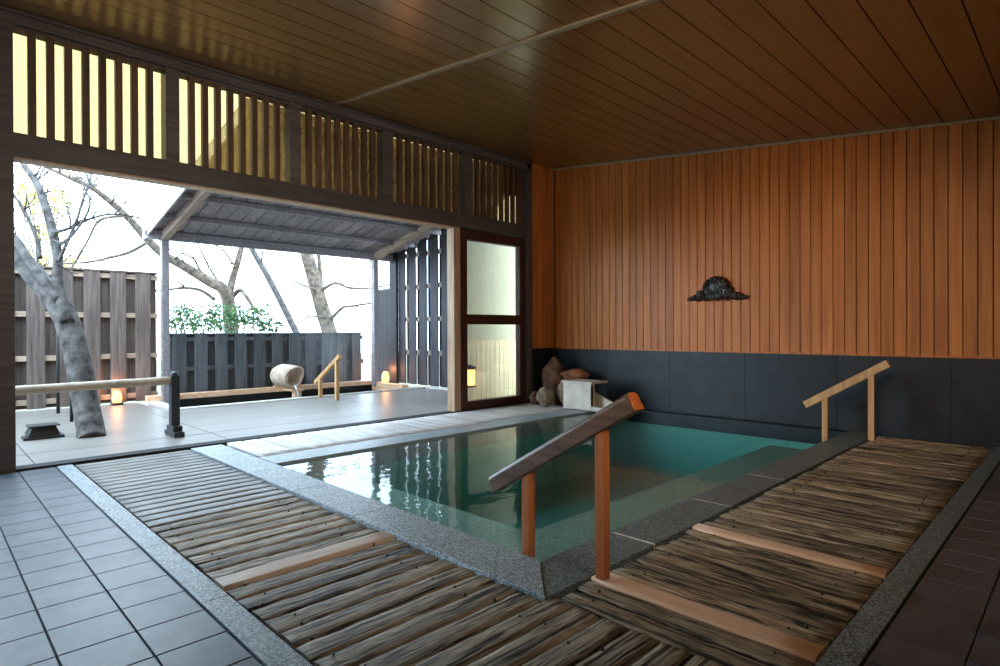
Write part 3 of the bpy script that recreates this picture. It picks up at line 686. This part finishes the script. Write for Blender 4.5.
# ------------------------------------------------------------------ fences
def layered_fence(name, label, axis, plane, a0, a1, z0, z1, front, gap, rails, first, side=1, back=True, cap=True, railm='fence_rail', bm_='fence'):
    """boards alternate on both sides of the rails; side is the direction of the near face"""
    mid = (plane, (a0+a1)/2, z0) if axis == 'Y' else ((a0+a1)/2, plane, z0)
    F = thing(name, label, 'fence', mid)
    def bxx(mb, d0, d1, q0, q1, zz0, zz1):
        lo, hi = sorted((plane+side*d0, plane+side*d1))
        if axis == 'Y': mb.box(lo, hi, q0, q1, zz0, zz1)
        else: mb.box(q0, q1, lo, hi, zz0, zz1)
    fb = MB(); bb_ = MB(); a = first
    while a > a0: a -= front+gap
    while a < a1:
        q0, q1 = max(a, a0), min(a+front, a1)
        if q1-q0 > 0.02: bxx(fb, 0.085, 0.11, q0, q1, z0+0.02, z1)
        q0, q1 = max(a+front-0.10 if back else a+front, a0), min(a+front+gap+0.10, a1)
        if q1-q0 > 0.02 and back: bxx(bb_, -0.02, 0.0, q0, q1, z0+0.02, z1)
        a += front+gap
    fb.build('front_boards', bm_, F, 0.003)
    if back: bb_.build('back_boards', bm_, F, 0.003)
    for zr_ in rails:
        r = MB(); bxx(r, 0.001, 0.084, a0, a1, zr_-0.04, zr_+0.04); r.build('rail', railm, F, 0.003)
    if cap:
        r = MB(); bxx(r, -0.03, 0.12, a0, a1, z1, z1+0.03); r.build('cap', bm_, F, 0.003)
    return F, bxx
layered_fence('board_fence', 'tall dark layered board fence behind the cherry tree', 'Y', -11.3, -2.4, 2.93, G, 2.13, 0.22, 0.135, (2.07, 1.43, 0.76, 0.10), 2.24, bm_='fence_brown')
layered_fence('board_fence', 'lower dark board fence behind the outdoor bath', 'Y', -11.32, 3.02, 6.95, -0.3, 1.10, 0.22, 0.13, (1.02, 0.50, -0.1), 3.16, railm='fence')
# slatted screen on the right: front and back boards with slim gaps
F = thing('slatted_screen', 'tall slatted dark board screen at the right end of the terrace', 'screen', (-9.0, 7.5, 0.03))
fb, bk = MB(), MB(); a = -10.62
while a < -7.8:
    fb.box(a, a+0.25, 7.45, 7.475, 0.03, 3.9); bk.box(a+0.30, a+0.43-0.0, 7.525, 7.545, 0.03, 3.9) if False else bk.box(a+0.198, a+0.32, 7.525, 7.545, 0.03, 3.9)
    a += 0.37
fb.build('front_boards', 'screen', F, 0.003); bk.build('back_boards', 'screen', F, 0.003)
for z in (0.70, 1.40, 2.08, 2.76): MB().box(-10.62, -7.6, 7.476, 7.524, z-0.05, z+0.05).build('rail', 'fence_rail', F, 0.003)
# low solid panel by the porch post
F = thing('fence_panel', 'solid dark panel between the porch post and the slatted screen', 'fence', (-11.05, 7.45, 0.01))
f_ = MB()
for a in (-11.46, -11.32, -11.18, -11.04): f_.box(a, a+0.135, 7.43, 7.46, 0.01, 2.05)
f_.build('boards', 'fence_dark', F, 0.003)
MB().box(-11.48, -10.90, 7.42, 7.47, 2.05, 2.10).build('cap', 'fence', F, 0.004)
MB().box(-10.90, -10.63, 7.40, 7.46, 0.01, 2.9).build('post', 'fence_dark', F, 0.004)

# ------------------------------------------------------------------ porch roof over the bath
P = thing('porch_roof', 'lean-to porch roof on posts over the outdoor bath', 'roof', (-10.85, 5.0, G))
def zr_(x): return 2.76+0.22*(x+10.8)
for y in (2.93, 6.97): MB().box(-10.86, -10.74, y-0.055, y+0.055, G+0.0, zr_(-10.8)-0.09).build('post', 'porch', P, 0.005)
MB().box(-10.86, -10.74, 2.66, 7.6, zr_(-10.8)-0.09, zr_(-10.8)+0.055).build('eave_beam', 'porch', P, 0.005)
XE = -6.78
def slope(mb, xa_, xb, y0, y1, lo, hi):
    mb.hexa([(xa_, y0, zr_(xa_)+lo), (xb, y0, zr_(xb)+lo), (xb, y1, zr_(xb)+lo), (xa_, y1, zr_(xa_)+lo), (xa_, y0, zr_(xa_)+hi), (xb, y0, zr_(xb)+hi), (xb, y1, zr_(xb)+hi), (xa_, y1, zr_(xa_)+hi)])
for y in (2.93, 6.97):
    r = MB(); slope(r, -10.95, XE, y-0.05, y+0.05, -0.10, 0.045); r.build('rafter', 'porch_light', P, 0.004)
for x in (-10.05, -9.25, -8.45, -7.65, -6.95):
    MB().box(x-0.035, x+0.035, 2.70, 7.6, zr_(x)-0.02, zr_(x)+0.055).build('purlin', 'porch', P, 0.003)
r = MB(); y = 2.72
while y < 7.45:
    slope(r, -11.0, XE, y, y+0.20, 0.06, 0.075); slope(r, -11.0, XE, y+0.185, y+0.245, 0.076, 0.09); y += 0.23
r.build('roof_boards', 'porch', P)
r = MB(); slope(r, -11.02, XE+0.02, 2.66, 2.69, -0.05, 0.12); r.build('bargeboard', 'bargeboard', P, 0.003)
r = MB(); slope(r, -11.05, XE+0.05, 2.66, 7.72, 0.121, 0.14); r.build('roof_cover', 'black_metal', P)

# pale partition seen through the glass door
struct('wall_porch', MB().box(-7.55, -7.42, 6.45, 9.2, G, 2.95), 'plaster', 'cream wall behind the glass door', 'wall')
mb = MB(); boards(mb, 6.45, 9.2, 0.11, G, lambda q: 0.98, -7.385, 'Y', 0.003)
struct('wall_porch_dado', mb, 'dado', 'pale board dado behind the glass door', 'wall', 0.002)
wl = thing('wall_lamp', 'glowing amber lamp with dark cap seen through the glass door', 'lamp', (-7.34, 6.60, 0.22))
MB().box(-7.384, -7.37, 6.54, 6.66, 0.2, 0.58).build('back_plate', 'black_metal', wl)
MB().box(-7.37, -7.29, 6.55, 6.65, 0.24, 0.50).build('shade', 'lamp_shade', wl, 0.006)
MB().box(-7.372, -7.28, 6.535, 6.665, 0.501, 0.56).build('cap', 'black_metal', wl, 0.004)
MB().box(-7.372, -7.28, 6.535, 6.665, 0.205, 0.239).build('tray', 'black_metal', wl, 0.004)

# ------------------------------------------------------------------ trees
def limb(pts, d0, d1, rpx, parent, name='branch', m='bark', n=9, pin=None):
    q = []; rr = []
    N = len(pts)
    # resample with Catmull-Rom for smooth limbs
    def cr(p0, p1, p2, p3, t): return 0.5*((2*p1)+(-p0+p2)*t+(2*p0-5*p1+4*p2-p3)*t*t+(-p0+3*p1-3*p2+p3)*t**3)
    A = [np.array(p_, float) for p_ in pts]
    for i in range(N-1):
        p0, p1, p2, p3 = A[max(i-1, 0)], A[i], A[i+1], A[min(i+2, N-1)]
        for s in range(4 if i < N-2 else 5):
            t = s/4; g_ = (i+t)/(N-1); uv = cr(p0, p1, p2, p3, t); d = d0+(d1-d0)*g_
            if not hasattr(rpx, '__len__'): r_ = rpx
            else: r_ = np.interp(g_*(len(rpx)-1), range(len(rpx)), rpx)
            q.append(at(uv[0], uv[1], d)); rr.append(r_*d/FPX)
    return MB().tube(q, rr, n).build(name, m, parent)
def twigs(parent, seeds, rnd, dd, m, n_each=3, ln=28, r=0.7):
    mb = MB()
    for (u, v, d, ang) in seeds:
        for k in range(n_each):
            a = math.radians(ang+rnd.uniform(-50, 50)); L = ln*rnd.uniform(0.5, 1.3); p = [np.array((u, v), float)]
            for s in range(5):
                a += rnd.uniform(-.35, .35); p.append(p[-1]+np.array((math.cos(a), -math.sin(a)))*L/5)
            dz = rnd.uniform(-dd, dd)
            mb.tube([at(*w_, d+dz*i/5) for i, w_ in enumerate(p)], [max(r*(1-i/6.5), 0.25)*d/FPX for i in range(6)], 5)
            e_ = p[3]; a2 = a+rnd.choice((-1, 1))*rnd.uniform(.5, 1); p2 = [e_, e_+np.array((math.cos(a2), -math.sin(a2)))*L*.25, e_+np.array((math.cos(a2+.3), -math.sin(a2+.3)))*L*.5]
            mb.tube([at(*w_, d+dz*.6) for w_ in p2], [0.5*r*d/FPX, .4*r*d/FPX, 0.25*d/FPX], 4)
    o = mb.build('twigs', m, parent); o['kind'] = 'stuff'; return o
rnd = random.Random(11)
T = thing('cherry_tree', 'leaning bare cherry tree with forked trunk standing on the terrace', 'tree', (-7.90, 1.38, G))
limb([(92, 441), (90, 425), (86, 405), (80, 370), (72, 337), (62, 310), (50, 293), (33, 274), (12, 247), (-25, 205)], 6.60, 7.4, [13, 12, 11.5, 11.2, 11, 11, 10.5, 9.5, 8.5, 7], T, 'trunk', 'bark', 16)
limb([(68, 322), (58, 285), (58, 258), (53, 233), (45, 205), (36, 182), (24, 165), (14, 140)], 6.9, 7.6, [6, 4.8, 4.5, 4.2, 3.8, 3.2, 2.8, 2.4], T)
limb([(60, 300), (42, 278), (30, 262), (16, 240), (0, 225)], 6.95, 7.2, [5, 4.5, 4, 4, 3.5], T)
limb([(40, 258), (37, 240), (31, 225), (24, 210), (14, 195)], 7.1, 7.4, [2.2, 2, 1.8, 1.6, 1.2], T)
limb([(58, 262), (66, 245), (76, 222), (83, 200), (90, 182), (93, 160)], 7.0, 7.8, [2, 1.6, 1.4, 1.2, 1, .9], T)
limb([(53, 233), (70, 228), (92, 218), (115, 214), (140, 218)], 7.1, 8.0, [1.8, 1.5, 1.2, 1, .7], T)
limb([(60, 245), (75, 232), (90, 205), (80, 180), (70, 168)], 7.1, 7.7, [1.5, 1.2, 1, .8, .6], T)
twigs(T, [(33, 176, 7.4, 20), (24, 165, 7.5, 60), (40, 195, 7.3, 30), (50, 220, 7.2, 40), (115, 214, 7.8, 20), (83, 200, 7.6, 30), (90, 185, 7.7, 70), (16, 240, 7.2, 80), (24, 210, 7.3, 60), (70, 228, 7.3, 70), (45, 205, 7.3, 20), (36, 182, 7.4, 40), (90, 200, 7.6, 60), (92, 218, 7.5, 10), (31, 225, 7.3, 120), (53, 240, 7.1, 20), (76, 222, 7.4, 40), (58, 265, 7, 20)], rnd, 0.3, 'bark', 3, 30, 0.8)
T = thing('bare_tree', 'bare tree rising behind the bush with a long limb reaching left', 'tree', tuple(at(230, 420, 14)[:2]) + (-1.4,))
limb([(232, 420), (232, 350), (230, 312), (224, 290), (208, 281), (187, 268), (163, 254), (148, 240), (132, 222), (112, 203), (92, 188), (70, 178), (42, 165), (15, 152)], 14, 12.5, [8, 7, 6.5, 6, 5, 4.6, 4.2, 4, 3.4, 3, 2.4, 1.9, 1.4, 1], T, 'trunk', 'bark2', 12)
limb([(228, 300), (233, 278), (239, 258), (243, 240), (246, 222)], 14, 14.2, [4.2, 3.4, 3, 2.8, 2.4], T, m='bark2')
limb([(230, 300), (240, 290), (248, 299), (256, 312)], 14, 13.6, [2.6, 2.2, 2, 1.6], T, m='bark2')
limb([(148, 242), (130, 252), (112, 257), (88, 262), (60, 264)], 13, 12.8, [1.8, 1.6, 1.4, 1.2, .8], T, m='bark2')
limb([(125, 216), (100, 220), (88, 240), (74, 264), (62, 282)], 12.9, 12.6, [1.6, 1.3, 1.1, 1, .7], T, m='bark2')
limb([(215, 300), (200, 290), (180, 288), (160, 291), (140, 288)], 13.8, 13.4, [2, 1.7, 1.4, 1, .7], T, m='bark2')
limb([(212, 283), (200, 270), (193, 258), (178, 252)], 13.7, 13.4, [1.6, 1.2, 1, .7], T, m='bark2')
limb([(222, 287), (212, 272), (203, 255), (196, 240)], 13.9, 13.8, [1.4, 1, .9, .6], T, m='bark2')
limb([(236, 268), (225, 252), (217, 246), (205, 240)], 14, 13.8, [1.2, .9, .8, .5], T, m='bark2')
twigs(T, [(70, 178, 12.6, 20), (92, 188, 12.7, 60), (60, 172, 12.6, 100), (110, 203, 12.8, 30), (150, 243, 13, 40), (175, 260, 13.2, 30), (200, 278, 13.5, 50), (130, 222, 12.9, 90), (236, 265, 14, 120), (243, 245, 14, 60), (185, 288, 13.6, 150), (112, 203, 12.8, 120), (132, 222, 12.9, 40), (92, 188, 12.7, 140), (70, 178, 12.6, 60), (163, 254, 13, 60), (187, 268, 13.4, 70), (208, 281, 13.7, 80), (42, 165, 12.5, 200), (148, 240, 13, 170), (112, 257, 12.9, 200)], rnd, 0.5, 'bark2', 3, 30, 0.7)
T = thing('bare_tree', 'pale thick bare trunk leaning behind the low fence at the porch centre', 'tree', tuple(at(345, 430, 15)[:2]) + (-1.4,))
limb([(344, 430), (336, 370), (330, 335), (322, 308), (316, 286), (309, 262), (303, 242), (296, 215)], 15, 15.4, [9.5, 8, 7.6, 7, 6.8, 6.4, 6, 5.5], T, 'trunk', 'bark2', 14)
limb([(323, 300), (321, 280), (319, 258), (316, 235)], 15.3, 15.6, [2.6, 2.2, 2, 1.8], T, m='bark2')
limb([(319, 292), (335, 283), (350, 288), (372, 288), (392, 284)], 15.2, 14.6, [2, 1.5, 1.3, 1, .7], T, m='bark2')
limb([(328, 322), (342, 308), (352, 306), (372, 303), (395, 298)], 15.1, 14.4, [2, 1.6, 1.3, 1, .8], T, m='bark2')
limb([(326, 318), (310, 316), (300, 322)], 15, 14.8, [1.4, 1, .7], T, m='bark2')
limb([(316, 290), (300, 284), (290, 280)], 15, 14.8, [1.4, 1, .6], T, m='bark2')
twigs(T, [(350, 288, 15, 30), (352, 306, 15, -20), (312, 270, 15, 150), (372, 288, 14.7, 20), (325, 315, 15, 160)], rnd, 0.5, 'bark2', 2, 26, 0.6)
T = thing('bare_tree', 'slender dark bare stem slanting behind the low fence', 'tree', tuple(at(325, 430, 16)[:2]) + (-1.4,))
limb([(330, 430), (310, 365), (296, 332), (282, 304), (268, 277), (257, 258), (247, 240), (235, 215)], 16, 16, [4, 3.8, 3.5, 3.2, 3, 2.8, 2.6, 2.2], T, 'trunk', 'bark', 10)
limb([(268, 278), (262, 262), (263, 250)], 16, 16, [1.3, 1, .7], T, m='bark')

def leaves(mb, centre, rad, n, size, rnd, flat=1.0):
    for _ in range(n):
        while True:
            p_ = Vector((rnd.uniform(-1, 1), rnd.uniform(-1, 1), rnd.uniform(-1, 1)))
            if p_.length < 1: break
        c_ = Vector(centre)+Vector((p_.x*rad[0], p_.y*rad[1], p_.z*rad[2]))
        a = Vector((rnd.gauss(0, 1), rnd.gauss(0, 1), rnd.gauss(0, .6))).normalized(); b_ = a.orthogonal().normalized(); b_ = (Matrix.Rotation(rnd.uniform(0, 6.28), 3, a) @ b_); c2 = a.cross(b_)
        s = size*rnd.uniform(.6, 1.3)
        mb.add([c_-b_*s, c_+c2*s*.42+a*s*.12, c_+b_*s, c_-c2*s*.42+a*s*.12], [(0, 1, 2, 3)], rnd.random())
S = thing('shrub', 'green leafy shrub showing above the low fence', 'shrub', tuple(at(225, 420, 12.6)[:2]) + (-1.4,))
mb = MB(); st = MB(); root = at(228, 420, 12.6); root.z = -1.4
for (u_, v_, rx, rz, n_) in ((190, 318, .25, .25, 260), (205, 322, .3, .22, 260), (222, 318, .3, .28, 380), (240, 316, .35, .25, 420), (256, 318, .32, .2, 330), (270, 326, .25, .14, 200), (178, 326, .2, .2, 160), (228, 328, .8, .2, 420), (184, 308, .22, .14, 90), (178, 316, .25, .2, 150), (212, 308, .25, .15, 110), (262, 308, .2, .12, 70)):
    d = 12.6+rnd.uniform(-.3, .3); c_ = at(u_, v_, d); leaves(mb, c_, (rx*1.1, rx*1.1, rz*1.05), n_, 0.042, rnd)
    st.tube([root, root.lerp(c_, .5)+Vector((rnd.uniform(-.1, .1), rnd.uniform(-.1, .1), .1)), c_], [.025, .015, .006], 5)
mb.build('foliage', 'leaf', S); st.build('stems', 'bark2', S)
def leafy(label, u, v, d, spread, n, size, m, seed):
    r2 = random.Random(seed); c0 = at(u, v, d); base = Vector((c0.x, c0.y, -1.4))
    S = thing('leafy_tree', label, 'tree', base, 'distant trees in yellow-green leaf')
    MB().tube([base, base.lerp(c0, .5)+Vector((.1, .1, 0)), c0], [.16, .12, .05], 9).build('trunk', 'bark2', S)
    mb = MB(); st = MB()
    for _ in range(16):
        q = c0+Vector((r2.uniform(-1, 1)*spread[0], r2.uniform(-1, 1)*spread[0], r2.uniform(-1, 1)*spread[1]))
        leaves(mb, q, (spread[0]*.35, spread[0]*.35, spread[1]*.3), n//16, size, r2)
        st.tube([base.lerp(c0, r2.uniform(.5, 1)), q], [.03, .012], 5)
    mb.build('foliage', m, S); st.build('branches', 'bark2', S)
leafy('distant yellow-green tree seen left through the wide opening', 38, 225, 21, (1.3, 1.5), 1500, 0.09, 'leaf_y', 5)

# thin steam rising from the outdoor bath
k = NT('rising_steam'); k.t.nodes.remove(k.b)
v = k.coord(); n = k.noise(k.mapping(v, (1.6, 1.6, 0.8)), 1.5, 3, 0.6)
sx = k.n('SeparateXYZ'); k.l(v, sx.inputs[0])
def fade(o, c, h): return k.math('MAXIMUM', k.math('SUBTRACT', 1.0, k.math('POWER', k.math('DIVIDE', k.math('ABSOLUTE', k.math('SUBTRACT', o, c)), h), 2.0)), 0.0)
f = k.math('MULTIPLY', k.math('MULTIPLY', fade(sx.outputs[0], 0.0, 0.75), fade(sx.outputs[1], -0.2, 0.95)), fade(sx.outputs[2], 0.0, 0.78))
dn = k.math('MULTIPLY', f, k.math('MAXIMUM', k.math('MULTIPLY', k.math('SUBTRACT', n, 0.42), 1.1), 0.0))
vsn = k.n('VolumeScatter'); vsn.inputs['Color'].default_value = (0.9, 0.95, 1, 1); k.l(dn, vsn.inputs['Density'])
k.l(vsn.outputs[0], k.out.inputs['Volume'])
stm = MB().box(-10.95, -9.45, 4.9, 7.0, 0.0, 1.6).build('steam', k.m, base=(-10.2, 5.75, 0.75))
stm['label'] = 'faint steam rising beside the log spout over the outdoor bath'; stm['category'] = 'steam'; stm['kind'] = 'stuff'
